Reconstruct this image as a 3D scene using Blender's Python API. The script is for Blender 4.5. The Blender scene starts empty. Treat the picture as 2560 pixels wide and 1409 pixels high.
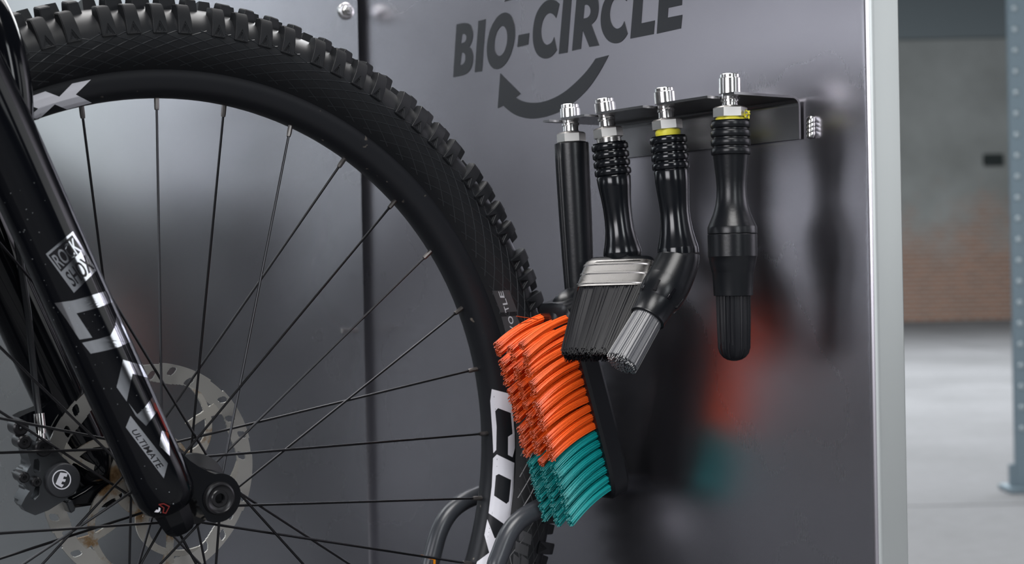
import bpy, bmesh, math, random
import numpy as np
from mathutils import Vector, Matrix
from mathutils.geometry import tessellate_polygon
random.seed(7); np.random.seed(7)
PI = math.pi
scene = bpy.context.scene
COL = scene.collection

# ------------------------------------------------------------------ camera
H = 1.10                                   # lens height above the hall floor
F = 3900.0                                 # focal length in pixels of a 2560 px wide frame
R = np.array([[0.8140774130572633, -0.020460398349835075, 0.5803958456513624],
              [-0.5804120486381783, 0.005745261716073578, 0.814302674540276],
              [-0.019995483130619073, -0.9997741565309537, -0.0071983739270228666]])
CAM = np.array([0, 0, H])
cd = bpy.data.cameras.new('camera'); cam = bpy.data.objects.new('camera', cd); COL.objects.link(cam)
cd.sensor_width = 36.0; cd.lens = 36.0 * F / 2560; cd.clip_start = 0.05; cd.clip_end = 200
m3 = Matrix([[R[i][0], -R[i][1], -R[i][2]] for i in range(3)])
cam.matrix_world = Matrix.Translation(Vector(CAM)) @ m3.to_4x4()
cd.dof.use_dof = True; cd.dof.focus_distance = 1.27; cd.dof.aperture_fstop = 8.5
scene.camera = cam

# ------------------------------------------------------------------ world, lights, exposure
w = bpy.data.worlds.new('hall_air'); scene.world = w; w.use_nodes = True
bg = w.node_tree.nodes['Background']
bg.inputs[0].default_value = (0.50, 0.56, 0.62, 1); bg.inputs[1].default_value = 0.022

def area(name, loc, target, sx, sy, power, color=(1, 1, 1)):
    d = bpy.data.lights.new(name, 'AREA'); d.shape = 'RECTANGLE'; d.size = sx; d.size_y = sy
    d.energy = power; d.color = color
    o = bpy.data.objects.new(name, d); COL.objects.link(o); o.location = loc
    q = (Vector(target) - Vector(loc)).to_track_quat('-Z', 'Y'); o.rotation_euler = q.to_euler()
    return o
area('window_front', (-1.5, -7.0, H + 2.25), (-1.5, 1.2, H + 1.5), 1.6, 3.2, 140, (0.93, 0.97, 1.0))
area('window_front_narrow', (3.8, -7.0, H + 2.20), (3.8, 1.2, H + 1.5), 1.9, 3.2, 38, (0.93, 0.97, 1.0))
area('window_left', (-10.8, -3.3, H + 2.45), (-1.5, 1.4, H + 1.4), 5.6, 3.4, 680, (0.97, 0.96, 1.0))
area('fill_right', (7.6, -4.6, H + 1.7), (0.9, 0.8, H), 4.5, 3.4, 85, (0.96, 0.98, 1.0))  # fill light added to brighten the edge flange, no known window on that side
area('skylight_front', (-1.2, -1.7, H + 4.4), (0.6, 1.1, H), 3.0, 2.5, 112, (1.0, 0.985, 0.97)).data.spread = math.radians(110)
area('skylight_near', (1.9, 2.6, H + 4.2), (0.6, 1.2, H), 5.0, 3.0, 380, (1.0, 0.98, 0.97))
area('skylight_far', (11.0, 9.5, H + 6.5), (11.0, 9.5, 0), 12, 9, 3300, (0.96, 0.98, 1.0))
scene.view_settings.view_transform = 'Standard'; scene.view_settings.look = 'None'
scene.view_settings.gamma = 1.0; scene.view_settings.exposure = -0.15
scene.view_settings.use_curve_mapping = False

# ------------------------------------------------------------------ geometry helpers
def ray(x, y): return R @ np.array([(x - 1280) / F, (y - 704.5) / F, 1.0])
def hit(x, y, P, N):
    d = ray(x, y); return CAM + d * (np.dot(np.asarray(P) - CAM, N) / np.dot(d, N))
def onX(x, y, X): return hit(x, y, (X, 0, 0), np.array([1., 0, 0]))
def onY(x, y, Y): return hit(x, y, (0, Y, 0), np.array([0, 1., 0]))
EX, EY, EZ = R[:, 0], R[:, 1], R[:, 2]
def scale_at(P): return float(np.dot(np.asarray(P) - CAM, EZ)) / F      # metres for one pixel at P
def nrm(v): v = np.asarray(v, float); return v / np.linalg.norm(v)
def frame(a):
    a = nrm(a); h = np.array([0, 0, 1.]) if abs(a[2]) < 0.9 else np.array([1., 0, 0])
    u = nrm(np.cross(h, a)); return u, np.cross(a, u), a

def smooth_path(ctrl, n=8, relax=0):
    P = [np.asarray(p, float) for p in ctrl]; P = [2 * P[0] - P[1]] + P + [2 * P[-1] - P[-2]]; out = []
    for i in range(1, len(P) - 2):
        for s in np.linspace(0, 1, n, endpoint=False):
            a, b_, c, d = P[i - 1], P[i], P[i + 1], P[i + 2]
            out.append(.5 * (2 * b_ + (c - a) * s + (2 * a - 5 * b_ + 4 * c - d) * s * s + (3 * b_ - a - 3 * c + d) * s ** 3))
    out.append(P[-2])
    for _ in range(relax):
        out = [out[0]] + [(out[i - 1] + 2 * out[i] + out[i + 1]) / 4 for i in range(1, len(out) - 1)] + [out[-1]]
    return out
class MB:
    def __init__(s): s.v = []; s.f = []; s.m = []
    def add(s, vs, fs, mi=0):
        b = len(s.v); s.v += [tuple(map(float, p)) for p in vs]; s.f += [tuple(b + i for i in q) for q in fs]
        s.m += [mi] * len(fs)
    def box(s, c, d, ax=None, mi=0):
        A = np.eye(3) if ax is None else np.asarray(ax); c = np.asarray(c, float)
        vs = [c + A[0] * sx * d[0] / 2 + A[1] * sy * d[1] / 2 + A[2] * sz * d[2] / 2
              for sz in (-1, 1) for sy in (-1, 1) for sx in (-1, 1)]
        s.add(vs, [(0, 2, 3, 1), (4, 5, 7, 6), (0, 1, 5, 4), (2, 6, 7, 3), (0, 4, 6, 2), (1, 3, 7, 5)], mi)
    def lathe(s, prof, O, axis, seg=32, mi=0, caps=True, rad=None, u=None):
        # prof: (distance along axis, radius)
        a = nrm(axis)
        if u is None: u, v, a = frame(a)
        else: u = nrm(np.asarray(u) - np.dot(u, a) * a); v = np.cross(a, u)
        O = np.asarray(O, float); vs = []
        for k, (t, r) in enumerate(prof):
            for j in range(seg):
                th = 2 * PI * j / seg; rr = r * (rad(th, k) if rad else 1)
                vs.append(O + a * t + rr * (math.cos(th) * u + math.sin(th) * v))
        fs = [(k * seg + j, k * seg + (j + 1) % seg, (k + 1) * seg + (j + 1) % seg, (k + 1) * seg + j)
              for k in range(len(prof) - 1) for j in range(seg)]
        if caps:
            fs.append(tuple(reversed(range(seg)))); b = (len(prof) - 1) * seg; fs.append(tuple(b + j for j in range(seg)))
        s.add(vs, fs, mi)
    def tube(s, pts, rad, seg=12, mi=0, flat=None):
        pts = [np.asarray(p, float) for p in pts]; n = len(pts)
        if not hasattr(rad, '__len__'): rad = [rad] * n
        vs = []; pu = None
        for i in range(n):
            t = nrm(pts[min(i + 1, n - 1)] - pts[max(i - 1, 0)])
            if pu is None: pu, _, _ = frame(t)
            pu = nrm(pu - np.dot(pu, t) * t); pv = np.cross(t, pu)
            for j in range(seg):
                th = 2 * PI * j / seg
                vs.append(pts[i] + rad[i] * (math.cos(th) * pu + math.sin(th) * pv))
        fs = [(i * seg + j, i * seg + (j + 1) % seg, (i + 1) * seg + (j + 1) % seg, (i + 1) * seg + j)
              for i in range(n - 1) for j in range(seg)]
        fs.append(tuple(reversed(range(seg)))); fs.append(tuple((n - 1) * seg + j for j in range(seg)))
        s.add(vs, fs, mi)
    def prism(s, outer, holes, d, mi=0):
        # outer, holes: 3-D points; extruded along vector d
        loops = [[Vector(p) for p in outer]] + [[Vector(p) for p in h] for h in holes]
        tri = tessellate_polygon(loops); flat = [np.asarray(p, float) for lp in loops for p in lp]; d = np.asarray(d, float)
        n = len(flat); vs = flat + [p + d for p in flat]
        fs = [tuple(t) for t in tri] + [tuple(n + i for i in reversed(t)) for t in tri]
        b = 0
        for lp in loops:
            L = len(lp)
            for j in range(L):
                k = (j + 1) % L; fs.append((b + j, b + k, n + b + k, n + b + j))
            b += L
        s.add(vs, fs, mi)
    def build(s, name, mats, parent=None, smooth=True, angle=35, bevel=0, label=None, kind=None):
        me = bpy.data.meshes.new(name); me.from_pydata(s.v, [], s.f)
        if not isinstance(mats, (list, tuple)): mats = [mats]
        for mm in mats: me.materials.append(mm)
        me.polygons.foreach_set('material_index', s.m)
        bm = bmesh.new(); bm.from_mesh(me); bmesh.ops.recalc_face_normals(bm, faces=bm.faces)
        if bevel:
            bmesh.ops.remove_doubles(bm, verts=bm.verts, dist=1e-6)
            es = [e for e in bm.edges if len(e.link_faces) == 2 and e.calc_face_angle(0) > 0.6]
            bmesh.ops.bevel(bm, geom=es, offset=bevel, segments=3, affect='EDGES', clamp_overlap=True)
        if smooth:
            for f in bm.faces: f.smooth = True
            for e in bm.edges:
                if len(e.link_faces) == 2 and e.calc_face_angle(0) > math.radians(angle): e.smooth = False
        bm.to_mesh(me); bm.free()
        o = bpy.data.objects.new(name, me); COL.objects.link(o)
        if parent is not None: attach(o, parent)
        if label: o['label'] = label
        if kind: o['kind'] = kind
        return o
WORLD = {}
def mw(o):
    return WORLD.get(o.name, Matrix.Identity(4))
def attach(o, parent):
    o.parent = parent; o.matrix_parent_inverse = mw(parent).inverted()
def thing(name, loc, label, cat, group=None):
    o = bpy.data.objects.new(name, None); COL.objects.link(o); o.location = loc; o.empty_display_size = 0.05
    WORLD[o.name] = Matrix.Translation(Vector(loc)); tag(o, label, cat, group); return o
def tag(o, label, cat, group=None):
    o['label'] = label; o['category'] = cat
    if group: o['group'] = group
    return o

# ------------------------------------------------------------------ materials
def mat(name, col, rough=0.5, metal=0.0, spec=0.5, coat=0.0, coat_rough=0.05):
    m = bpy.data.materials.new(name); m.use_nodes = True; b = m.node_tree.nodes['Principled BSDF']
    b.inputs['Base Color'].default_value = (*col, 1); b.inputs['Roughness'].default_value = rough
    b.inputs['Metallic'].default_value = metal; b.inputs['Specular IOR Level'].default_value = spec
    b.inputs['Coat Weight'].default_value = coat; b.inputs['Coat Roughness'].default_value = coat_rough
    return m
def N(m, t, **kw):
    n = m.node_tree.nodes.new(t)
    for k, v in kw.items(): setattr(n, k, v)
    return n
def L(m, a, b): m.node_tree.links.new(a, b)
def bs(m): return m.node_tree.nodes['Principled BSDF']
def coords(m, scale=(1, 1, 1), rot=(0, 0, 0)):
    t = N(m, 'ShaderNodeNewGeometry'); mp = N(m, 'ShaderNodeMapping'); mp.inputs['Scale'].default_value = scale
    mp.inputs['Rotation'].default_value = rot
    L(m, t.outputs['Position'], mp.inputs['Vector']); return mp.outputs['Vector']
def noise(m, vec, scale, detail=3, rough=0.6):
    n = N(m, 'ShaderNodeTexNoise'); n.inputs['Scale'].default_value = scale; n.inputs['Detail'].default_value = detail
    n.inputs['Roughness'].default_value = rough; L(m, vec, n.inputs['Vector']); return n.outputs['Fac']
def ramp(m, fac, stops):
    r = N(m, 'ShaderNodeValToRGB'); e = r.color_ramp.elements
    while len(e) < len(stops): e.new(0.5)
    for q, (p, c) in zip(e, stops): q.position = p; q.color = (*c, 1) if len(c) == 3 else c
    L(m, fac, r.inputs['Fac']); return r.outputs['Color']
def remap(m, fac, a, b, lo, hi):
    r = N(m, 'ShaderNodeMapRange'); r.inputs[1].default_value = a; r.inputs[2].default_value = b
    r.inputs[3].default_value = lo; r.inputs[4].default_value = hi; L(m, fac, r.inputs[0]); return r.outputs[0]
def bump(m, h, strength, dist=0.001):
    b = N(m, 'ShaderNodeBump'); b.inputs['Strength'].default_value = strength; b.inputs['Distance'].default_value = dist
    L(m, h, b.inputs['Height']); L(m, b.outputs['Normal'], bs(m).inputs['Normal'])
def mixc(m, fac, a, b):
    x = N(m, 'ShaderNodeMix', data_type='RGBA')
    if hasattr(fac, 'is_output'): L(m, fac, x.inputs[0])
    else: x.inputs[0].default_value = fac
    for s, c in ((x.inputs[6], a), (x.inputs[7], b)):
        if hasattr(c, 'is_output'): L(m, c, s)
        else: s.default_value = (*c, 1)
    return x.outputs[2]

def stainless(name, col, r0, r1, stretch):
    m = mat(name, col, 0.3, 1.0)
    fine = noise(m, coords(m, stretch), 60, 4, 0.7)
    cloud = noise(m, coords(m), 2.6, 4, 0.55)
    a1 = N(m, 'ShaderNodeMath', operation='MULTIPLY_ADD'); L(m, fine, a1.inputs[0]); a1.inputs[1].default_value = 0.03
    L(m, cloud, a1.inputs[2]); L(m, remap(m, a1.outputs[0], 0.25, 0.80, r0, r1), bs(m).inputs['Roughness'])
    return m
M = {}
M['panel'] = stainless('stainless_side', (0.52, 0.505, 0.55), 0.23, 0.31, (14, 14, 0.6))
M['panel_back'] = stainless('stainless_back', (0.55, 0.58, 0.60), 0.22, 0.30, (10, 10, 0.8))
M['flange'] = stainless('stainless_edge', (0.74, 0.77, 0.77), 0.42, 0.50, (10, 10, 0.5))
M['rack'] = stainless('stainless_rack', (0.36, 0.36, 0.37), 0.22, 0.28, (0.05, 0.05, 0.05))
M['steel'] = stainless('turned_steel', (0.74, 0.73, 0.72), 0.14, 0.24, (2, 2, 22))
M['nut'] = stainless('satin_steel', (0.72, 0.70, 0.68), 0.34, 0.42, (2, 2, 2))
M['print'] = mat('dark_print', (0.018, 0.020, 0.024), 0.42)
M['rubber'] = mat('tyre_rubber', (0.012, 0.013, 0.015), 0.45, 0, 0.30)
_m = M['rubber']; _d = noise(_m, coords(_m), 55, 6, 0.7); _b = noise(_m, coords(_m), 9, 3)
_x = N(_m, 'ShaderNodeMath', operation='MULTIPLY'); L(_m, _d, _x.inputs[0]); L(_m, _b, _x.inputs[1])
L(_m, ramp(_m, _x.outputs[0], [(0.37, (0.010, 0.011, 0.013)), (0.47, (0.038, 0.030, 0.023))]), bs(_m).inputs['Base Color'])
L(_m, remap(_m, _b, 0.3, 0.7, 0.30, 0.55), bs(_m).inputs['Roughness']); bump(_m, _d, 0.15, 0.0006)
M['rib'] = mat('tyre_rib_rubber', (0.03, 0.033, 0.037), 0.3)
M['label'] = mat('tyre_label', (0.038, 0.038, 0.042), 0.5)
M['label_text'] = mat('tyre_label_text', (0.42, 0.43, 0.46), 0.5)
M['rim'] = mat('matt_black_rim', (0.012, 0.013, 0.016), 0.42, 0, 0.3)
_m = M['rim']; _d = noise(_m, coords(_m), 130, 2, 0.5)
L(_m, ramp(_m, _d, [(0.72, (0.011, 0.012, 0.015)), (0.80, (0.16, 0.14, 0.12))]), bs(_m).inputs['Base Color'])
M['white'] = mat('white_decal', (0.72, 0.72, 0.78), 0.4)
M['spoke'] = mat('black_spoke', (0.03, 0.03, 0.033), 0.28, 0.85)
M['nipple'] = mat('grey_nipple', (0.16, 0.15, 0.145), 0.35, 0.9)
M['gloss'] = mat('gloss_black_paint', (0.003, 0.0035, 0.005), 0.10, 0, 0.3)
M['blackmetal'] = mat('black_metal', (0.015, 0.015, 0.017), 0.3, 0.3)
M['chrome'] = mat('chrome_foil', (0.62, 0.64, 0.68), 0.12, 1.0)
M['decalblack'] = mat('decal_black', (0.006, 0.006, 0.008), 0.2)
M['red'] = mat('red_decal', (0.16, 0.012, 0.01), 0.4)
M['caliper'] = mat('grey_anodised', (0.10, 0.106, 0.114), 0.27, 0.9)
M['cap'] = mat('dark_cap', (0.035, 0.037, 0.042), 0.45, 0.3)
M['rotor'] = stainless('rotor_steel', (0.62, 0.60, 0.56), 0.24, 0.4, (3, 3, 3))
M['rust'] = mat('rusty_spider', (0.30, 0.26, 0.22), 0.42, 0.8)
_m = M['rust']; _d = noise(_m, coords(_m), 40, 5, 0.65)
L(_m, ramp(_m, _d, [(0.50, (0.46, 0.44, 0.40)), (0.60, (0.30, 0.20, 0.11)), (0.72, (0.13, 0.06, 0.02))]), bs(_m).inputs['Base Color'])
M['plastic'] = mat('black_plastic', (0.006, 0.007, 0.009), 0.30, 0, 0.4)
_m = M['plastic']; bump(_m, noise(_m, coords(_m), 420, 2), 0.10, 0.0005)
M['plastic_shiny'] = mat('glossy_black_plastic', (0.006, 0.007, 0.009), 0.16, 0, 0.45)
M['bristle'] = mat('black_bristle', (0.006, 0.0065, 0.009), 0.42, 0, 0.3)
M['ferrule'] = mat('polished_ferrule', (0.24, 0.235, 0.23), 0.26, 1.0)
_m = M['ferrule']; L(_m, remap(_m, noise(_m, coords(_m), 90, 3), 0.3, 0.7, 0.24, 0.34), bs(_m).inputs['Roughness'])
M['bristle_grey'] = mat('dark_grey_bristle', (0.10, 0.103, 0.113), 0.28)
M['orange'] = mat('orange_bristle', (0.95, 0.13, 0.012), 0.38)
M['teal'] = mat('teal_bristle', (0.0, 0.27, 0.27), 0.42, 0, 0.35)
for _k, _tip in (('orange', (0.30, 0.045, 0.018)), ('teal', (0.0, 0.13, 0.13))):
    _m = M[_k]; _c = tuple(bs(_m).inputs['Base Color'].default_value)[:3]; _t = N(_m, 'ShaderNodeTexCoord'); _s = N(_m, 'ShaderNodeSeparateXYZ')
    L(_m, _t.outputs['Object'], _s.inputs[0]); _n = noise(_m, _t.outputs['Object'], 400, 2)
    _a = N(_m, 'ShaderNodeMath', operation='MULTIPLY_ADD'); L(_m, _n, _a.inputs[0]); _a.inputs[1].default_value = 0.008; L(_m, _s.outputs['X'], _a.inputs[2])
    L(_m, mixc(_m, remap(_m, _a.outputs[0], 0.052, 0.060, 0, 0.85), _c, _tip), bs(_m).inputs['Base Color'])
M['yellow'] = mat('yellow_tape', (0.75, 0.68, 0.05), 0.45)
M['tube'] = mat('grey_coated_tube', (0.040, 0.044, 0.052), 0.30)
M['orange_mark'] = mat('orange_mark', (0.80, 0.25, 0.0), 0.5)
M['water'] = mat('water_drop', (0.8, 0.85, 0.9), 0.03, 0, 0.5)
bs(M['water']).inputs['Transmission Weight'].default_value = 0.9; bs(M['water']).inputs['IOR'].default_value = 1.33

# ------------------------------------------------------------------ hall (far background)
def hall_point(px, z):        # point on the ground below image column px at depth z
    d = ray(px, 704.5); p = CAM + d * z; return np.array([p[0], p[1], 0.0])
FH = nrm([EZ[0], EZ[1], 0]); RH = nrm([EX[0], EX[1], 0])
mfl = mat('concrete_floor', (0.5, 0.5, 0.5), 0.8, 0, 0.15)
_v = coords(mfl); _c = noise(mfl, _v, 0.6, 5, 0.6); _s = noise(mfl, _v, 14, 4, 0.6)
_col = ramp(mfl, _c, [(0.3, (0.15, 0.155, 0.16)), (0.7, (0.22, 0.225, 0.235))])
L(mfl, mixc(mfl, remap(mfl, _s, 0.35, 0.7, 0, 0.25), _col, (0.12, 0.12, 0.125)), bs(mfl).inputs['Base Color'])
L(mfl, remap(mfl, _c, 0.3, 0.7, 0.7, 0.9), bs(mfl).inputs['Roughness'])
AX = np.array([RH, FH, [0, 0, 1.]])
fl = MB()
ctr = FH * 15
slab_rows = [(-12, 0.6), (0.6, 7.05), (7.05, 14), (14, 22), (22, 29.6)]
b = MB(); b.box(ctr * np.array([1, 1, 0]) + np.array([0, 0, -0.07]), (70, 60, 0.1), AX)
floor = b.build('floor', mat('joint_filler', (0.08, 0.085, 0.09), 0.8), smooth=False); floor['kind'] = 'structure'
for (y0, y1) in slab_rows:
    for k in range(-3, 4):
        x0, x1 = k * 9.0 - 3, (k + 1) * 9.0 - 3
        s_ = MB(); c_ = RH * (x0 + x1) / 2 + FH * (y0 + y1) / 2
        s_.box(c_ + np.array([0, 0, -0.01]), (x1 - x0 - 0.02, y1 - y0 - 0.02, 0.02), AX)
        s_.build('slab', mfl, floor, smooth=False)
# brick wall, partly covered with old whitewash
ZW = 29.5
mbk = mat('brick_wall', (0.3, 0.2, 0.15), 0.85)
tc = N(mbk, 'ShaderNodeTexCoord'); br = N(mbk, 'ShaderNodeTexBrick')
mp = N(mbk, 'ShaderNodeMapping'); mp.inputs['Rotation'].default_value = (PI / 2, 0, 0); L(mbk, tc.outputs['Object'], mp.inputs[0])
L(mbk, mp.outputs[0], br.inputs['Vector'])
br.inputs['Color1'].default_value = (0.36, 0.17, 0.105, 1); br.inputs['Color2'].default_value = (0.27, 0.135, 0.09, 1)
br.inputs['Mortar'].default_value = (0.40, 0.36, 0.31, 1); br.inputs['Scale'].default_value = 1.0
br.inputs['Brick Width'].default_value = 0.25; br.inputs['Row Height'].default_value = 0.083; br.inputs['Mortar Size'].default_value = 0.012
sx = N(mbk, 'ShaderNodeSeparateXYZ'); L(mbk, tc.outputs['Object'], sx.inputs[0])
nz = noise(mbk, tc.outputs['Object'], 1.1, 5, 0.65)
ad = N(mbk, 'ShaderNodeMath', operation='MULTIPLY_ADD'); L(mbk, nz, ad.inputs[0]); ad.inputs[1].default_value = 3.2; L(mbk, sx.outputs['Z'], ad.inputs[2])
ww = remap(mbk, ad.outputs[0], 2.6, 4.0, 0.12, 0.97)
wn = noise(mbk, tc.outputs['Object'], 0.5, 4)
wcol = ramp(mbk, wn, [(0.3, (0.24, 0.26, 0.255)), (0.7, (0.38, 0.41, 0.41))])
L(mbk, mixc(mbk, ww, br.outputs['Color'], wcol), bs(mbk).inputs['Base Color'])
wc = FH * ZW + RH * 4.0
b = MB(); b.box((0, 0, 4.0), (44, 0.4, 8.0))
wl = b.build('wall_back', mbk, smooth=False); wl['kind'] = 'structure'
wl.matrix_world = Matrix(((RH[0], FH[0], 0, wc[0]), (RH[1], FH[1], 0, wc[1]), (0, 0, 1, 0), (0, 0, 0, 1)))
b = MB(); P = hit(2400, 96, FH * (ZW - 0.2), FH)
b.box(np.array([wc[0], wc[1], P[2] + 0.7]) - FH * 0.24, (44, 0.12, 1.4), AX)
tr = b.build('trim_1', mat('blue_grey_band', (0.20, 0.24, 0.26), 0.8), smooth=False); tr['kind'] = 'structure'
# small dark vent on the far wall
P = hit(2483, 398, FH * (ZW - 0.26), FH)
vt = thing('wall_vent', P - np.array([0, 0, 0.1]), 'small dark vent on the far whitewashed brick wall', 'vent')
b = MB(); b.box(P, (0.36, 0.10, 0.20), AX); mdk = mat('vent_dark', (0.02, 0.03, 0.03), 0.7); b.build('vent_box', mdk, vt, bevel=0.01)
for k in range(3):
    b = MB(); b.box(P - FH * 0.06 + np.array([0, 0, -0.06 + 0.06 * k]), (0.34, 0.03, 0.02), AX); b.build('slat', mdk, vt, smooth=False)
# galvanised post with bolts
zp = 7.45; pb = hall_point(2553, zp)
post = thing('steel_post', pb, 'blue-grey galvanised steel post with bolts standing on the bright concrete floor', 'post')
mpst = mat('galvanised_blue_grey', (0.22, 0.29, 0.34), 0.4, 0.35)
b = MB(); b.box(pb + np.array([0, 0, 2.5]), (0.095, 0.02, 5.0), AX)
b.box(pb + FH * 0.05 + np.array([0, 0, 2.5]), (0.02, 0.1, 5.0), AX)
b.build('upright', mpst, post, bevel=0.003)
b = MB(); b.box(pb + np.array([0, 0, 0.012]), (0.20, 0.18, 0.024), AX)
b.box(pb + np.array([0, 0, 0.07]) - RH * 0.06, (0.03, 0.02, 0.12), AX); b.build('base_plate', mpst, post, bevel=0.003)
mbt = mat('zinc_bolt', (0.45, 0.52, 0.56), 0.45, 0.7)
for k in range(26):
    b = MB(); b.lathe([(0, 0.014), (0.008, 0.014), (0.012, 0.008)], pb + np.array([0, 0, 0.30 + k * 0.10]) - FH * 0.01 - RH * 0.012, -FH, 12); b.build('bolt', mbt, post)

# ------------------------------------------------------------------ wash station
XP, YB, YN = 0.90, 1.545, 0.795
ZB, ZT = H - 0.58, H + 0.42
st = thing('wash_station', (0.0, 1.2, 0.0), 'brushed stainless steel bike wash station with lettering on its side panel', 'wash station')
b = MB(); b.box(((XP - 0.007 - 1.1) / 2, YB + 0.010, (ZB + ZT) / 2), (XP - 0.007 + 1.1, 0.020, ZT - ZB)); back = b.build('back_panel', M['panel_back'], st, smooth=False)
# side panel: folded sheet
def sheet(path, th, z0, z1, mb):
    n = len(path); off = []
    for i in range(n):
        a = np.array(path[max(i - 1, 0)]); c = np.array(path[min(i + 1, n - 1)]); t = nrm(c - a); off.append((path[i][0] - t[1] * th, path[i][1] + t[0] * th))
    vs = [(x, y, z) for z in (z0, z1) for (x, y) in list(path) + off]
    k = 2 * n; fs = []
    for i in range(n - 1):
        fs += [(i, i + 1, k + i + 1, k + i), (n + i + 1, n + i, k + n + i, k + n + i + 1), (i, n + i, n + i + 1, i + 1), (k + i, k + i + 1, k + n + i + 1, k + n + i)]
    fs += [(0, k, k + n, n), (n - 1, 2 * n - 1, k + 2 * n - 1, k + n - 1)]
    mb.add(vs, fs)
rb = 0.006
arc = [(XP + rb - rb * math.cos(a), YN + rb - rb * math.sin(a)) for a in np.linspace(0, PI / 2, 9)]
b = MB(); sheet([(XP, 1.62)] + [(XP, y) for y in (1.4, 1.1, 0.95, 0.815, 0.803)] + arc[:5], 0.0015, ZB, ZT, b)
side = b.build('side_panel', M['panel'], st)
b = MB(); arc2 = [(XP + 0.0345 - 0.003 + 0.003 * math.sin(a), YN + 0.003 - 0.003 * math.cos(a)) for a in np.linspace(0, PI / 2, 6)]
sheet(arc[4:] + arc2 + [(XP + 0.0345, 0.86)], 0.0015, ZB, ZT, b); b.build('edge_flange', M['flange'], st)
b = MB(); b.box((XP + 0.018, 1.12, (ZB + ZT) / 2), (0.024, 0.40, ZT - ZB - 0.1)); b.build('panel_core', M['blackmetal'], st, smooth=False)
# basin below the frame
b = MB(); b.box((-0.1, 1.17, ZB - 0.02), (2.0, 0.75, 0.04)); b.build('basin_deck', mat('black_rubber_mat', (0.02, 0.02, 0.022), 0.7), st, bevel=0.004)
b = MB(); b.box((-0.1, 1.2, (ZB - 0.04) / 2), (1.9, 0.66, ZB - 0.04)); b.build('basin_body', M['panel_back'], st, bevel=0.004)
# bolt and washer on the back panel
P = onY(864, 28, YB)
b = MB(); b.lathe([(0, 0.0098), (0.0018, 0.0098), (0.0022, 0.0092), (0.0022, 0.0055)], P, (0, -1, 0), 28); wsh = b.build('washer', M['steel'], st)
b = MB(); b.lathe([(0.002, 0.0058), (0.0075, 0.0058), (0.009, 0.0048), (0.009, 0.003), (0.012, 0.0029)], P, (0, -1, 0), 6); b.build('bolt', M['steel'], wsh, angle=20)
P = onY(873, 826, YB); b = MB(); b.box(P + np.array([0, -0.001, 0]), (0.022, 0.003, 0.006)); b.build('glint_tab', M['steel'], st, bevel=0.0008)  # small raised steel tab standing in for a glint on the back panel
# lettering on the side panel
def lg(pts): return [onX(1080 + x * 0.28391, y * 0.28391, XP - 0.0004) for x, y in pts]
def ell(cx, cy, a, bb, sx_, sy_, n=40):
    return [(cx + a * math.cos(t) - sx_ * math.sin(t), cy + bb * math.sin(t) + sy_ * math.cos(t)) for t in np.linspace(0, 2 * PI, n, endpoint=False)]
def smoothpoly(pts, it=2, keep=()):
    # Chaikin corner cutting on the points that are not kept sharp; pts with a third item True are sharp
    P_ = [(p[0], p[1], len(p) > 2) for p in pts]
    for _ in range(it):
        Q = []; n = len(P_)
        for i in range(n):
            p = P_[i]; a = P_[i - 1]; c = P_[(i + 1) % n]
            if p[2]: Q.append(p)
            else:
                Q.append((p[0] * .75 + a[0] * .25, p[1] * .75 + a[1] * .25, False)); Q.append((p[0] * .75 + c[0] * .25, p[1] * .75 + c[1] * .25, False))
        P_ = Q
    return [(p[0], p[1]) for p in P_]
S = True
glyphs = [
 ([(185, 680, S), (215, 215, S), (285, 198), (340, 212), (362, 290), (350, 370), (325, 412, S), (355, 440), (362, 520), (345, 605), (300, 652), (255, 668)],
  [[(262, 303, S), (285, 296), (304, 318), (300, 355), (280, 374), (252, 381, S)], [(258, 468, S), (280, 462), (296, 490), (290, 545), (268, 568), (245, 573, S)]]),
 ([(375, 637, S), (408, 185, S), (470, 168, S), (437, 628, S)], []),
 ('O', [(605, 360, 122, 247, 20, -38), (605, 361, 57, 131, 9, -13)]),
 ([(750, 415, S), (762, 308, S), (855, 290, S), (845, 392, S)], []),
 ([(1120, 35, S), (1090, 5), (1050, -6), (1000, 5), (945, 65), (908, 140), (889, 240), (885, 340), (898, 425), (930, 490), (985, 520), (1035, 510), (1070, 480), (1098, 438, S), (1075, 325, S), (1055, 372), (1025, 392), (1000, 394), (975, 368), (960, 312), (957, 250), (972, 180), (1000, 130), (1035, 113), (1068, 126), (1092, 158, S)], []),
 ([(1115, 475, S), (1160, -60, S), (1232, -78, S), (1190, 463, S)], []),
 ([(1232, 447, S), (1278, -92, S), (1380, -115), (1445, -70), (1468, 40), (1462, 120), (1440, 180), (1403, 215, S), (1472, 400, S), (1385, 413, S), (1325, 262, S), (1308, 430, S)],
  [[(1340, 45, S), (1368, 40), (1394, 68), (1396, 120), (1372, 155), (1330, 163, S)]]),
 ([(1745, -95, S), (1690, -135), (1630, -125), (1560, -60), (1508, 20), (1485, 120), (1484, 215), (1503, 295), (1548, 362), (1605, 386), (1660, 374), (1698, 335), (1722, 295, S), (1693, 185, S), (1675, 226), (1647, 250), (1620, 253), (1590, 232), (1568, 180), (1561, 110), (1575, 40), (1600, -5), (1640, -28), (1680, -20), (1712, 10, S)], []),
 ([(1745, 340, S), (1785, -150, S), (1865, -168, S), (1840, 205, S), (1960, 180, S), (1950, 300, S)], []),
 ([(1978, 297, S), (2010, -195, S), (2215, -240, S), (2208, -128, S), (2092, -104, S), (2087, -45, S), (2205, -70, S), (2197, 45, S), (2078, 70, S), (2072, 155, S), (2202, 130, S), (2190, 250, S)], []),
 ]
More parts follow.
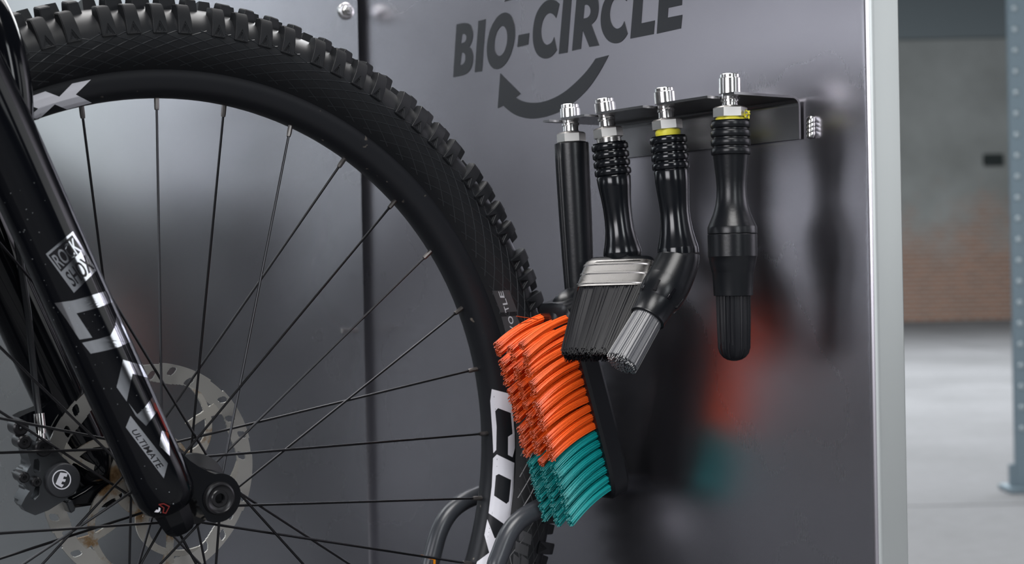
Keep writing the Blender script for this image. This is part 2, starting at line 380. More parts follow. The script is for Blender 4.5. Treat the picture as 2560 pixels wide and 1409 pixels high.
for o_, hs in glyphs:
    if o_ == 'O': outer = ell(*hs[0]); holes = [ell(*hs[1])]
    else: outer = smoothpoly(o_); holes = [smoothpoly(h) for h in hs]
    b = MB(); b.prism(lg(outer), [lg(h) for h in holes], (0.0004, 0, 0)); b.build('letter', M['print'], side, smooth=False)
arrow = [(1555, 485, S), (1490, 610), (1400, 750), (1300, 860), (1180, 952), (1060, 1012), (940, 1042), (840, 1046), (740, 1018), (670, 970), (628, 930, S), (577, 953, S), (600, 645, S), (780, 825, S), (735, 858, S), (790, 890), (870, 907), (960, 901), (1060, 870), (1160, 815), (1250, 740), (1340, 650), (1400, 575), (1440, 515, S)]
b = MB(); b.prism(lg(smoothpoly(arrow)), [], (0.0004, 0, 0)); b.build('printed_arrow', M['print'], side, smooth=False)
b = MB(); b.prism(lg(smoothpoly([(2190 - p[0], 500 - p[1]) + tuple(p[2:]) for p in arrow])), [], (0.0004, 0, 0)); b.build('printed_arrow', M['print'], side, smooth=False)

# tool rack: slotted shelf folded down into a plate against the side panel
XT, XF = 0.843, 0.827
ZS = H + 0.1315
tools_px = [(1424, 300), (1513, 285), (1662, 265), (1826, 243)]
TP = [onX(x, y, XT) for x, y in tools_px]
TP = [np.array([XT, p[1], ZS]) for p in TP]
yfar = onX(1358, 310, XF)[1]; ynear = 0.865
sw = 0.0078; out = [(XP - 0.010, yfar), (XF, yfar)]
for p in TP:
    y = p[1]
    out += [(XF, y + sw + 0.001)]
    out += [(XT + sw * math.sin(a) * 1.0, y + sw * math.cos(a)) for a in np.linspace(0, PI, 10)]
    out += [(XF, y - sw - 0.001)]
out += [(XF, ynear), (XP - 0.010, ynear)]
b = MB(); b.prism([(x, y, ZS - 0.001) for x, y in out], [], (0, 0, 0.002))
rack = b.build('tool_rack', M['rack'], st, smooth=False, label='slotted stainless shelf holding the brushes')
b = MB(); zr = onX(2018, 345, XP - 0.003)[2]
bend = [(XP - 0.010 + 0.008 * math.sin(a), ZS - 0.007 + 0.008 * math.cos(a)) for a in np.linspace(0, PI / 2, 8)] + [(XP - 0.002, zr)]
n = len(bend); off = [(x - 0.002 * math.sin(a), z - 0.002 * math.cos(a)) for (x, z), a in zip(bend, list(np.linspace(0, PI / 2, 8)) + [PI / 2])]
vs = [(x, y, z) for y in (ynear, yfar) for x, z in bend + off]; k = 2 * n; fs = []
for i in range(n - 1): fs += [(i, i + 1, k + i + 1, k + i), (n + i, k + n + i, k + n + i + 1, n + i + 1), (i, n + i, n + i + 1, i + 1), (k + i, k + i + 1, k + n + i + 1, k + n + i)]
fs += [(0, k, k + n, n), (n - 1, 2 * n - 1, k + 2 * n - 1, k + n - 1)]
b.add(vs, fs); b.build('wall_plate', M['rack'], rack)
for k in range(4):
    q = onX(2022, 302 + k * 11, XP - 0.004); b = MB()
    b.lathe([(-0.004, 0.0005), (-0.003, 0.0028), (0, 0.0036), (0.003, 0.0028), (0.004, 0.0005)], q + np.array([0.001, -0.001, 0]), (0.2, 0, 1), 12); b.build('weld_bead', M['steel'], rack)

# ------------------------------------------------------------------ bicycle: wheel frame
WC = np.array([.49295, 1.15413, -.16119 + H]); WN = nrm([.01515, -.99862, -.05027])
WU = -nrm(np.cross(WN, [0, 0, 1.])); WU = WU if WU[0] > 0 else -WU; WV = np.cross(WN, WU)
WM = Matrix([[WU[i], WV[i], WN[i], WC[i]] for i in range(3)] + [[0, 0, 0, 1]])
def wp(r, th, a): return WC + r * (math.cos(th) * WU + math.sin(th) * WV) + a * WN
def wq(x, y, a): return WC + x * WU + y * WV + a * WN
def onW(px, py, a): return hit(px, py, WC + a * WN, WN)
def on_rev(px, py, prof, lift=0.0):
    # prof: list of (r, a) on the near side; the point of the surface of revolution seen at this pixel
    rs = [p[0] for p in prof]; as_ = [p[1] for p in prof]; a = as_[0]
    for _ in range(25):
        p = onW(px, py, a) - WC; r = math.hypot(p @ WU, p @ WV); a += 0.6 * (float(np.interp(r, rs, as_)) + lift - a)
    return onW(px, py, a)
bike = thing('bicycle', (0.3, 1.154, ZB), 'black mountain bike front wheel with knobbly tyre, disc brake and glossy black fork', 'bicycle')
# tyre
half = [(.0140, .3190), (.0165, .3215), (.0215, .3258), (.0272, .3325), (.0305, .3395), (.0315, .3455), (.0305, .352), (.0270, .3585), (.0215, .3635), (.0150, .3672), (.0075, .3695), (0, .3702)]
prof = half + [(-a, r) for a, r in reversed(half[:-1])]
def revolve(mb, prof_ar, seg, mi=0, closed=False):
    vs = [wp(r, 2 * PI * j / seg, a) for j in range(seg) for a, r in prof_ar]; n = len(prof_ar); fs = []
    for j in range(seg):
        for i in range(n - (0 if closed else 1)):
            i2 = (i + 1) % n; j2 = (j + 1) % seg; fs.append((j * n + i, j * n + i2, j2 * n + i2, j2 * n + i))
    mb.add(vs, fs, mi)
b = MB(); revolve(b, prof, 180); tyre = b.build('tyre', M['rubber'], bike)
# raised diamond ribs on the sidewalls
ribA = [(.3240, .0197), (.3325, .0272), (.3395, .0305), (.3455, .0315), (.352, .0305), (.3555, .0288)]
rr_ = [q[0] for q in ribA]; aa_ = [q[1] for q in ribA]
for sgn in (1, -1):
    b = MB()
    for fam in (1, -1):
        for k in range(108):
            th0 = 2 * PI * k / 108; prev = None; vs = []
            for i in range(15):
                r = .3245 + (.3512 - .3245) * i / 14; a = float(np.interp(r, rr_, aa_)); th = th0 + fam * (r - .34) / .345 * 2.9
                tdir = np.array([math.cos(th + fam * 1.18), math.sin(th + fam * 1.18)]); nd = np.array([-tdir[1], tdir[0]]) * 0.00042
                P = wp(r, th, sgn * (a - 0.0001)); q = nd[0] * WU + nd[1] * WV
                vs += [P - q, P + WN * sgn * 0.00055 + 0 * q, P + q]
            b.add(vs, [f for i in range(14) for f in ((3 * i, 3 * i + 3, 3 * i + 4, 3 * i + 1), (3 * i + 1, 3 * i + 4, 3 * i + 5, 3 * i + 2))])
    b.build('sidewall_ribs', M['rib'], tyre)
# knobs, built at angle 0 (x radial, y tangential, z axial) and turned round the wheel
def shoulder_mesh(sgn):
    mb = MB()
    def pt(r, y, a): return (math.sqrt(r * r - y * y), y, a * sgn)
    sec = [(.3605, .0165, 5.0), (.3712, .0178, 4.7), (.3700, .0268, 4.9), (.3665, .0292, 5.2), (.3575, .0322, 5.4), (.3475, .0331, 5.8), (.3475, .0300, 5.8)]
    vs = []
    for y in (-1, 1): vs += [pt(r, y * t * 1e-3, a) for r, a, t in sec]
    n = len(sec); fs = [(i, i + 1, n + i + 1, n + i) for i in range(n - 1) if i != 4] + [tuple(range(n)), tuple(reversed(range(n, 2 * n)))]
    # lower outer face: two legs and a recess between them
    q = len(vs)
    vs += [pt(.3560, 0, .0322), pt(.3487, -3.4e-3, .0330), pt(.3487, 3.4e-3, .0330), pt(.3545, 0, .0308), pt(.3492, -2.4e-3, .0314), pt(.3492, 2.4e-3, .0314)]
    A, B_, C_, D_ = 4, 5, n + 5, n + 4
    fs += [(A, B_, q + 1, q), (D_, q, q + 2, C_), (A, q, D_), (B_, C_, q + 2, q + 1), (q, q + 1, q + 4, q + 3), (q, q + 3, q + 5, q + 2), (q + 1, q + 2, q + 5, q + 4), (q + 3, q + 4, q + 5)]
    mb.add(vs, fs); return mb
def center_mesh(sgn):
    mb = MB(); vs = []
    for (r, s1) in ((.3670, 1.25), (.3755, 1.03), (.3780, 0.95)):
        for (y, a) in ((-4.4e-3, .0022), (4.6e-3, .0030), (4.6e-3, .0148), (-4.4e-3, .0138)):
            ac = .0085; vs.append((math.sqrt(r * r - (y * s1) ** 2) - (a - ac) * 0.10 - (.0010 if a > .01 else 0), y * s1, sgn * (ac + (a - ac) * s1)))
    fs = [(8, 9, 10, 11)]
    for l in (0, 4):
        for j in range(4): fs.append((l + j, l + (j + 1) % 4, l + 4 + (j + 1) % 4, l + 4 + j))
    mb.add(vs, fs); return mb
offs = [0, 3.2, 6.6, 9.9]
ang_s = [100.8 - 14.4 * g - o for g in range(25) for o in offs]
def vis(d): d = (d + 180) % 360 - 180; return -42 < d < 116
stuff = MB(); shared = {}
def knob(mesh, key, deg, name):
    if vis(deg) and key[1] > 0:
        if key not in shared:
            o = mesh.build(name, M['rubber'], None, angle=25, bevel=0.0006); shared[key] = o.data
        else: o = bpy.data.objects.new(name, shared[key]); COL.objects.link(o)
        o.parent = tyre; o.matrix_parent_inverse = Matrix.Identity(4)
        o.matrix_basis = WM @ Matrix.Rotation(math.radians(deg), 4, 'Z')
    else:
        c, s = math.cos(math.radians(deg)), math.sin(math.radians(deg))
        stuff.add([wq(x * c - y * s, x * s + y * c, z) for x, y, z in mesh.v], mesh.f)
KS = {1: shoulder_mesh(1), -1: shoulder_mesh(-1)}; KC = {1: center_mesh(1), -1: center_mesh(-1)}
for d in ang_s:
    knob(KS[1], ('s', 1), d, 'tread_knob'); knob(KC[1], ('c', 1), d - 2.0, 'tread_knob')
    knob(KS[-1], ('s', -1), d - 1.6, 'tread_knob'); knob(KC[-1], ('c', -1), d - 0.4, 'tread_knob')
stuff.build('tread', M['rubber'], tyre, angle=25, kind='stuff')
# labels on the sidewall
side_prof = [(r, a) for a, r in half[:8]]
def decal(name, pts, holes, mapper, m, parent, cuts=3, edge=None):
    loops = [[Vector((x, y, 0)) for x, y in lp] for lp in [pts] + holes]
    tri = tessellate_polygon(loops); flat = [p for lp in loops for p in lp]
    me = bpy.data.meshes.new(name); me.from_pydata([tuple(p) for p in flat], [], [tuple(t) for t in tri])
    bm = bmesh.new(); bm.from_mesh(me)
    for _ in range(6):
        es = [e for e in bm.edges if e.calc_length() > (edge or 14)]
        if not es: break
        bmesh.ops.subdivide_edges(bm, edges=es, cuts=1, use_grid_fill=True); bmesh.ops.triangulate(bm, faces=bm.faces)
    for v_ in bm.verts: v_.co = Vector(mapper(v_.co.x, v_.co.y))
    for f_ in bm.faces: f_.smooth = True
    bm.to_mesh(me); bm.free(); me.materials.append(m)
    o = bpy.data.objects.new(name, me); COL.objects.link(o); attach(o, parent); return o
def text_shapes(txt):
    # outline of the text as a flat triangle mesh in a unit box
    cu = bpy.data.curves.new('t', 'FONT'); cu.body = txt; cu.resolution_u = 3; cu.offset = 0.012
    o = bpy.data.objects.new('t', cu); COL.objects.link(o); dg = bpy.context.evaluated_depsgraph_get()
    me = bpy.data.meshes.new_from_object(o.evaluated_get(dg)); vs = [tuple(v.co)[:2] for v in me.vertices]; fs = [tuple(p.vertices) for p in me.polygons]
    bpy.data.objects.remove(o); bpy.data.curves.remove(cu); bpy.data.meshes.remove(me)
    xs = [v[0] for v in vs]; ys = [v[1] for v in vs]; x0, x1, y0, y1 = min(xs), max(xs), min(ys), max(ys)
    return [((x - x0) / (x1 - x0), (y - y0) / (y1 - y0)) for x, y in vs], fs
def text(name, txt, quad, mapper, m, parent):
    # quad in pixels: bottom left, bottom right, top right, top left of the line of text
    vs, fs = text_shapes(txt); bl, br_, tr_, tl = [np.array(q, float) for q in quad]; pts = []
    for s, t in vs:
        q = bl * (1 - s) * (1 - t) + br_ * s * (1 - t) + tr_ * s * t + tl * (1 - s) * t; pts.append(tuple(mapper(*q)))
    mb = MB(); mb.add(pts, fs); return mb.build(name, m, parent, smooth=False)
c2 = lambda pts: [(1180 + x * 0.12773, 680 + y * 0.12773) for x, y in pts]
mlab = lambda x, y: on_rev(x, y, side_prof, 0.0004); mtxt = lambda x, y: on_rev(x, y, side_prof, 0.0007)
decal('sidewall_label', c2([(395, 365), (730, 350), (890, 770), (560, 790)]), [], mlab, M['label'], tyre, edge=8)
decal('sidewall_label', c2([(575, 870), (870, 855), (1010, 1140), (1130, 1600), (800, 1620), (640, 1120)]), [], mlab, M['label'], tyre, edge=8)
for ch, q in (('E', [(640, 500), (605, 370), (515, 375), (553, 500)]), ('L', [(700, 630), (660, 515), (575, 530), (610, 645)]), ('T', [(735, 755), (700, 655), (620, 670), (660, 800)]),
              ('O', [(822, 1005), (790, 855), (690, 868), (735, 1025)]), ('V', [(900, 1180), (850, 1080), (735, 1050), (790, 1190)])):
    text('label_letter', ch, c2(q), mtxt, M['label_text'], tyre)
for (x0, y0, x1, y1) in ((1300, 1322, 1330, 1350), (1290, 1352, 1322, 1378), (1284, 1382, 1300, 1420), (1304, 1386, 1322, 1425)):
    decal('sidewall_label', [(x0, y0), (x1, y0 + 14), (x1 - 3, y1 + 12), (x0 - 3, y1)], [], mlab, M['label'], tyre, edge=10)
# rim
rimh = [(.0165, .3215), (.0174, .3185), (.0172, .3140), (.0158, .3085), (.0125, .3040), (.0075, .3012), (.0, .3003)]
rp = rimh + [(-a, r) for a, r in reversed(rimh[:-1])] + [(-.014, .3215), (-.013, .316), (.013, .316), (.014, .3215)]
b = MB(); revolve(b, rp, 180, 0, True); rim = b.build('rim', M['rim'], bike)
rim_prof = [(r, a) for a, r in reversed(rimh)]
mrim = lambda x, y: on_rev(x, y, rim_prof, 0.00035)
c3 = lambda pts: [(1180 + x * 0.31873, 960 + y * 0.31873) for x, y in pts]
c4 = lambda pts: [(x * 0.29817, y * 0.29817) for x, y in pts]
decal('decal_letter', c3([(155, 38), (298, 75), (320, 215), (335, 380), (337, 500), (318, 572), (282, 553), (283, 412), (318, 388), (305, 225), (205, 187), (182, 210), (193, 330), (190, 515), (167, 540), (160, 380), (143, 130)]), [], mrim, M['white'], rim, edge=8)
decal('decal_letter', c3([(195, 550), (333, 617), (325, 830), (300, 1040), (255, 1098), (130, 1010), (155, 800), (165, 580)]), [c3([(210, 703), (307, 750), (290, 918), (270, 937), (173, 873), (187, 715)])], mrim, M['white'], rim, edge=8)
decal('decal_letter', c3([(120, 1058), (178, 1208), (275, 1165), (240, 1290), (205, 1330), (190, 1400), (90, 1470), (5, 1500), (40, 1390), (135, 1320), (97, 1180)]), [], mrim, M['white'], rim, edge=8)
decal('decal_letter', c4([(240, 815), (380, 765), (497, 810), (605, 700), (763, 667), (635, 792), (770, 862), (560, 917), (460, 875), (325, 1000), (240, 1022), (240, 980), (320, 910), (240, 880)]), [], mrim, M['white'], rim, edge=8)
# spokes and nipples
PH = 1.8192
for i in range(32):
    ph = PH - i * 2 * PI / 32; near = i % 2 == 1; sg = 1 if (i // 2) % 2 == 0 else -1
    fa = (.031 if near else -.029); rf = .0245; hole = ph + sg * math.radians(80)
    A = wp(.3012, ph, .002 if near else -.002); B_ = wp(rf, hole, fa + (0.002 if sg > 0 else -0.002) * (1 if near else -1))
    d = nrm(B_ - A); L_ = np.linalg.norm(B_ - A)
    b = MB(); b.lathe([(0.006, .00105), (L_, .00105)], A, d, 8); sp = b.build('spoke', M['spoke'], bike)
    b = MB(); b.lathe([(-.004, .0021), (.0075, .0021), (.0098, .0018), (.0098, .0011)], A, d, 8); b.build('nipple', M['nipple'], sp)
# hub
b = MB(); b.lathe([(-.052, .012), (-.047, .0185), (-.045, .0185), (-.036, .0185), (-.034, .027), (-.027, .028), (-.024, .020), (0, .0175), (.026, .020), (.029, .0275), (.034, .0275), (.037, .018), (.047, .0135), (.052, .012)], WC, WN, 40)
hub = b.build('hub', M['blackmetal'], bike)
# brake rotor from a polar grid
def rotor_part(name, r0, r1, nr, nt, keep, th, m):
    vs = []; fs = []; ok = {}; idx = {}; a0 = -.0455
    rs = np.linspace(r0, r1, nr + 1)
    def vid(i, j, s):
        k = (i, j % nt, s)
        if k not in idx: idx[k] = len(vs); vs.append(wp(rs[i], 2 * PI * (j % nt) / nt, a0 + s * th / 2))
        return idx[k]
    for i in range(nr):
        for j in range(nt): ok[i, j] = keep((rs[i] + rs[i + 1]) / 2, 2 * PI * (j + .5) / nt)
    for i in range(nr):
        for j in range(nt):
            if not ok[i, j]: continue
            fs.append((vid(i, j, 1), vid(i + 1, j, 1), vid(i + 1, j + 1, 1), vid(i, j + 1, 1)))
            fs.append((vid(i, j, -1), vid(i, j + 1, -1), vid(i + 1, j + 1, -1), vid(i + 1, j, -1)))
            for (di, dj, p, q) in ((-1, 0, (i, j), (i, j + 1)), (1, 0, (i + 1, j + 1), (i + 1, j)), (0, -1, (i + 1, j), (i, j)), (0, 1, (i, j + 1), (i + 1, j + 1))):
                if not ok.get((i + di, (j + dj) % nt), False): fs.append((vid(*p, 1), vid(*q, 1), vid(*q, -1), vid(*p, -1)))
    mb = MB(); mb.add(vs, fs); return mb.build(name, m, bike, angle=50)
def ring_keep(r, t):
    ro = .0902 - .0010 * (math.sin(9 * t) > 0.75)
    if r > ro or r < .0752 + .0012 * math.sin(12 * t + .5): return False
    k = 30; p = (t * k / (2 * PI)) % 1 - .5; q = int(t * k / (2 * PI)) % 5
    if q == 4:
        return True
    rc = .0825 + (.0022 if q % 2 else -.0020); dt = p * 2 * PI / k * r + (r - rc) * 0.5
    x, y = abs(dt) / .0031, abs(r - rc) / .0036
    return x ** 3 + y ** 3 > 1
def spider_keep(r, t):
    if r < .0345: return ((r - .0285) ** 2 > 0) and not (min(abs(((t * 6 / (2 * PI)) % 1) - .5), 1) * 2 * PI / 6 * r < .0022 and abs(r - .029) < .0022)
    s = (r - .034) / .043
    for k in range(6):
        c = k * PI / 3 + .25 + 0.75 * s * s + .05
        d = abs((t - c + PI) % (2 * PI) - PI) * r
        if d < .0042 + .0035 * abs(s - .5): return True
        c = k * PI / 3 + .95 - .25 * s
        d = abs((t - c + PI) % (2 * PI) - PI) * r
        if s > .35 and d < .0030 + .010 * max(0, s - .7): return True
    return False
rotor = rotor_part('brake_rotor', .0735, .0904, 30, 1080, ring_keep, .0018, M['rotor'])
rotor_part('rotor_spider', .0235, .0770, 110, 1080, spider_keep, .0024, M['rust'])

# fork legs
FA = .068
P1 = onW(151, 654, FA) - WC; P2 = onW(288, 957, FA) - WC
q1 = np.array([P1 @ WU, P1 @ WV]); q2 = np.array([P2 @ WU, P2 @ WV]); fd = nrm(q2 - q1)     # downwards along the leg
RL = .0227
botp = onW(432, 1262, FA) - WC; tb = float((np.array([botp @ WU, botp @ WV]) - q1) @ fd)
LD = fd[0] * WU + fd[1] * WV
def leg_pt(t, a): return WC + (q1[0] + fd[0] * t) * WU + (q1[1] + fd[1] * t) * WV + a * WN
fork_legs = []
for sgn in (1, -1):
    a = FA * sgn; O = leg_pt(0, a)
    b = MB(); b.lathe([(-.36, .0205), (-.16, .0212), (-.115, .0225), (-.10, RL), (tb - .030, RL), (tb - .012, RL - .0005), (tb - .004, RL - .003), (tb, RL - .0065)], O, LD, 64)
    lg_ = b.build('fork_leg', M['gloss'], bike); fork_legs.append(lg_)
    # foot below the leg
    b = MB(); b.lathe([(-.004, .0145), (.008, .0135), (.018, .0115), (.021, .009)], leg_pt(tb, a), LD, 8); b.build('foot', M['gloss'], lg_, angle=30)
    # dropout lug around the axle: hull from the leg to the axle
    ax2 = np.array([0.0, 0.0]); c1 = q1 + fd * (tb - .055); c2_ = q1 + fd * (tb - .012)
    nrm2 = np.array([fd[1], -fd[0]]); nrm2 = nrm2 if nrm2[0] > 0 else -nrm2
    pts = [c1 - nrm2 * .004 - fd * .012, c1 + nrm2 * .014 - fd * .016]
    # fillet from the leg down to the boss
    e0 = c1 + nrm2 * .016 - fd * .004
    for s in np.linspace(0, 1, 8):
        ang = math.radians(112) - s * math.radians(52); tgt = ax2 + .0185 * np.array([math.cos(math.radians(100)), math.sin(math.radians(100))])
        mid = e0 * (1 - s) + tgt * s - (fd * -.003 + nrm2 * .004) * math.sin(PI * s); pts.append(mid)
    for ang in np.linspace(96, -120, 22): pts.append(ax2 + .0185 * np.array([math.cos(math.radians(ang)), math.sin(math.radians(ang))]))
    pts += [c2_ + nrm2 * .016 + fd * .012, c2_ - nrm2 * .004 + fd * .010]
    lo, hi = (a - sgn * .012, a + sgn * .010)
    b = MB(); b.prism([wq(p[0], p[1], lo) for p in pts], [], WN * (hi - lo)); b.build('dropout', M['gloss'], lg_, bevel=0.005, angle=50)
# axle end
Oax = WC
b = MB(); b.lathe([(.060, .0125), (.0795, .0125), (.0812, .0118), (.0818, .0105), (.0806, .0090), (.0802, .0068), (.0808, .0062), (.0808, .0040), (.0740, .0040), (.0740, .0005)], Oax, WN, 48, caps=False)
b.build('axle_cap', M['blackmetal'], bike)
b = MB(); b.lathe([(-.080, .0075), (.078, .0075)], WC, WN, 24); b.build('axle', M['blackmetal'], bike)
# arch over the tyre
def at(px, py, a): return onW(px, py, a)
path = [at(44, 470, .066), at(44, 390, .067), at(43, 300, .067), at(34, 210, .066), at(16, 120, .062), at(-12, 40, .054), at(-50, -25, .042), at(-100, -75, .022), at(-150, -100, 0)]
mir = [p - 2 * ((p - WC) @ WN) * WN for p in path[:-1]][::-1]
b = MB(); rr = [.008, .0100, .0112, .0122, .0122, .0118, .011, .0105, .0100]; rr = rr + rr[:-1][::-1]; pp = smooth_path(path + mir, 6, 4)
b.tube(pp, list(np.interp(np.linspace(0, 1, len(pp)), np.linspace(0, 1, len(rr)), rr)), 32); arch = b.build('fork_arch', M['gloss'], bike)
# decals on the near leg
AXO = leg_pt(0, FA)
def on_leg(px, py, lift):
    d = nrm(ray(px, py)); o = CAM - AXO; dd = d - (d @ LD) * LD; oo = o - (o @ LD) * LD; r = RL + lift
    A = dd @ dd; B_ = 2 * dd @ oo; Cc = oo @ oo - r * r; D = B_ * B_ - 4 * A * Cc
    t = (-B_ - math.sqrt(max(D, 0))) / (2 * A); return CAM + d * t
near_leg = fork_legs[0]
l1 = lambda x, y: on_leg(x, y, .00015); l2 = lambda x, y: on_leg(x, y, .0003); l3 = lambda x, y: on_leg(x, y, .00045)
k6 = lambda pts: [(80 + x * 0.25555, 540 + y * 0.25555) for x, y in pts]
k3 = lambda pts: [(x * 0.33988, 930 + y * 0.33988) for x, y in pts]
decal('badge', k6([(135, 370), (400, 148), (632, 530), (410, 750)]), [], l1, M['chrome'], near_leg, edge=8)
decal('badge_field', k6([(160, 382), (396, 184), (490, 332), (285, 545)]), [], l2, M['decalblack'], near_leg, edge=8)
text('badge_text', 'ROCK', k6([(278, 520), (488, 338), (405, 205), (188, 392)]), l3, M['chrome'], near_leg)
text('badge_text', 'SHOX', k6([(412, 700), (618, 512), (520, 375), (318, 560)]), l3, M['decalblack'], near_leg)
decal('foil_letter', k6([(220, 850), (400, 825), (510, 795), (725, 730), (785, 840), (660, 890), (550, 920), (435, 950), (590, 1187), (465, 1207), (335, 1010)]), [], l1, M['chrome'], near_leg, edge=8)
decal('foil_letter', k6([(825, 965), (905, 1095), (960, 1230), (850, 1280), (740, 1310), (575, 1345), (490, 1238), (640, 1205), (770, 1165), (815, 1070)]), [], l1, M['chrome'], near_leg, edge=8)
decal('foil_letter', k3([(905, -92), (1035, -55), (1090, 40), (975, 10), (932, 215), (858, 110)]), [], l1, M['chrome'], near_leg, edge=8)
decal('foil_letter', k3([(945, 225), (1010, 310), (1060, 265), (1122, 180), (1165, 275), (1075, 395), (1000, 322)]), [], l1, M['chrome'], near_leg, edge=8)
decal('foil_letter', k3([(1190, 430), (1240, 440), (1250, 615), (1172, 540)]), [], l1, M['chrome'], near_leg, edge=8)
decal('foil_strip', k3([(925, 405), (960, 320), (1235, 670), (1205, 780)]), [], l1, M['chrome'], near_leg, edge=8)
text('strip_text', 'ULTIMATE', k3([(962, 432), (1158, 708), (1206, 690), (1006, 418)]), l2, M['decalblack'], near_leg)
decal('red_line', k3([(1128, 225), (1140, 222), (1236, 430), (1226, 436)]), [], l1, M['red'], near_leg, edge=8)
for seg in ([(1168, 968), (1205, 962), (1250, 985), (1246, 992), (1204, 970), (1172, 975)], [(1250, 985), (1222, 1040), (1195, 1034), (1197, 1028), (1218, 1032), (1243, 986)], [(1168, 968), (1210, 995), (1203, 1034), (1195, 1032), (1202, 998), (1166, 974)]):
    decal('chevron', k3(seg), [], l1, M['red'], near_leg)
decal('small_mark', k3([(1135, 1028), (1150, 1010), (1165, 1012), (1168, 992), (1180, 1000), (1178, 1018), (1165, 1030)]), [], l1, M['white'], near_leg)
# water drops on the leg
b = MB()
for _ in range(70):
    t = random.random(); px = 40 + 380 * t + random.uniform(-60, 70); py = 480 + 800 * t + random.uniform(-40, 40)
    q = on_leg(px, py, 0)
    ax_ = nrm((q - AXO) - ((q - AXO) @ LD) * LD)
    r_ = random.uniform(.0002, .0006); b.lathe([(-.0001, r_), (r_ * .5, r_ * .8), (r_ * .75, r_ * .2)], q, ax_, 8)
b.build('water_drops', M['water'], near_leg, kind='stuff')

# brake caliper on the far leg
CA = -.030
def cp(x, y, a=CA): return onW(x * 0.25559, 960 + y * 0.25559, a)
outl = [(372, 480), (440, 478), (500, 600), (640, 735), (735, 820), (768, 930), (742, 1040), (640, 1130), (480, 1230), (345, 1282), (250, 1242), (208, 1185), (238, 1120), (290, 1040), (262, 1000), (188, 925), (190, 880), (260, 858), (302, 780), (262, 640), (205, 590), (212, 540), (250, 505), (315, 540), (345, 560)]
hole1 = [(335, 735), (375, 725), (392, 760), (388, 850), (340, 870), (325, 840)]
hole2 = [(345, 1005), (390, 1000), (385, 1080), (340, 1130), (300, 1110)]
b = MB(); b.prism([cp(x, y) for x, y in outl], [[cp(x, y) for x, y in h] for h in (hole1, hole2)], WN * -.010)
cal = b.build('brake_caliper', M['caliper'], bike, bevel=0.0034, angle=50)
b = MB(); b.prism([cp(x, y, CA - .010) for x, y in [(345 + (x - 460) * .94, 0) and (460 + (x - 460) * .95, 880 + (y - 880) * .95) for x, y in outl]], [], WN * -.024); b.build('caliper_rear_half', M['caliper'], cal, bevel=0.002, angle=50)
b = MB(); b.lathe([(-.004, .0135), (.0035, .0135), (.0046, .0128), (.0050, .0118)], cp(603, 935), WN, 48); capo = b.build('piston_cap', M['cap'], cal)
pc = lambda x, y: cp(x, y, CA + .0053)
ring = [(604 + 92 * math.cos(t), 932 + 97 * math.sin(t)) for t in np.linspace(0, 2 * PI, 48, endpoint=False)]; ring2 = [(604 + 82 * math.cos(t), 932 + 86 * math.sin(t)) for t in np.linspace(0, 2 * PI, 48, endpoint=False)]
b = MB(); b.prism([pc(*p) for p in ring], [[pc(*p) for p in ring2]], WN * -.0003); b.build('emblem_ring', M['white'], capo, smooth=False)
b = MB(); b.prism([pc(*p) for p in [(592, 862), (662, 872), (652, 905), (625, 900), (617, 925), (645, 930), (636, 955), (608, 950), (598, 975), (625, 982), (605, 1008), (545, 975)]], [], WN * -.0003); b.build('emblem_letter', M['white'], capo, smooth=False)
b = MB(); b.lathe([(-.006, .0068), (.004, .0068), (.005, .006), (.005, .0038), (.003, .0036), (.003, .0005)], cp(412, 615), WN, 32, caps=False); b.build('banjo_bolt', M['blackmetal'], cal)
b = MB(); b.tube([cp(408, 590, -.031), cp(398, 500, -.032), cp(392, 430, -.033)], [.0035, .0034, .0034], 16); b.build('hose_fitting', M['steel'], cal)
b = MB(); b.tube([cp(400, 480, -.033), cp(390, 380, -.034), cp(380, 285, -.035)], [.0041, .0042, .0042], 20); b.build('hose_sleeve', M['steel'], cal)
hp = [cp(380, 285, -.035), cp(362, 150, -.037), cp(345, 0, -.038)] + [onW(x, y, -.040) for x, y in ((80, 880), (70, 780), (55, 680), (42, 590), (20, 500), (-10, 420))]
b = MB(); b.tube(hp, .0027, 10); b.build('brake_hose', M['plastic'], cal)
for (x, y, r_) in ((190, 420, .0060), (225, 560, .0055), (345, 950, .0038), (222, 905, .0042)):
    b = MB(); b.lathe([(-.010, r_), (.0035, r_), (.0045, r_ * .8), (.0045, r_ * .45), (.0025, r_ * .4), (.0025, r_ * .1)], cp(x, y), WN, 20, caps=False); b.build('caliper_bolt', M['blackmetal'], cal)
b = MB(); b.prism([cp(x, y, CA - .004) for x, y in [(640, 1150), (700, 1125), (748, 1230), (690, 1268)]], [], WN * -.012); b.build('pad_tab', M['caliper'], cal, bevel=.001)
# post mount arms on the far leg
b = MB(); b.prism([cp(x, y, -.050) for x, y in [(185, 325), (250, 290), (330, 262), (420, 225), (520, 150), (600, 60), (760, 300), (640, 420), (470, 440), (330, 400), (235, 380)]], [], WN * -.016); b.build('caliper_mount', M['gloss'], fork_legs[1], bevel=.003, angle=50)
b = MB(); b.prism([cp(x, y, -.050) for x, y in [(600, 1130), (720, 1090), (830, 1030), (960, 940), (1040, 870), (1100, 1050), (900, 1190), (740, 1215), (620, 1260)]], [], WN * -.016); b.build('caliper_mount', M['gloss'], fork_legs[1], bevel=.003, angle=50)

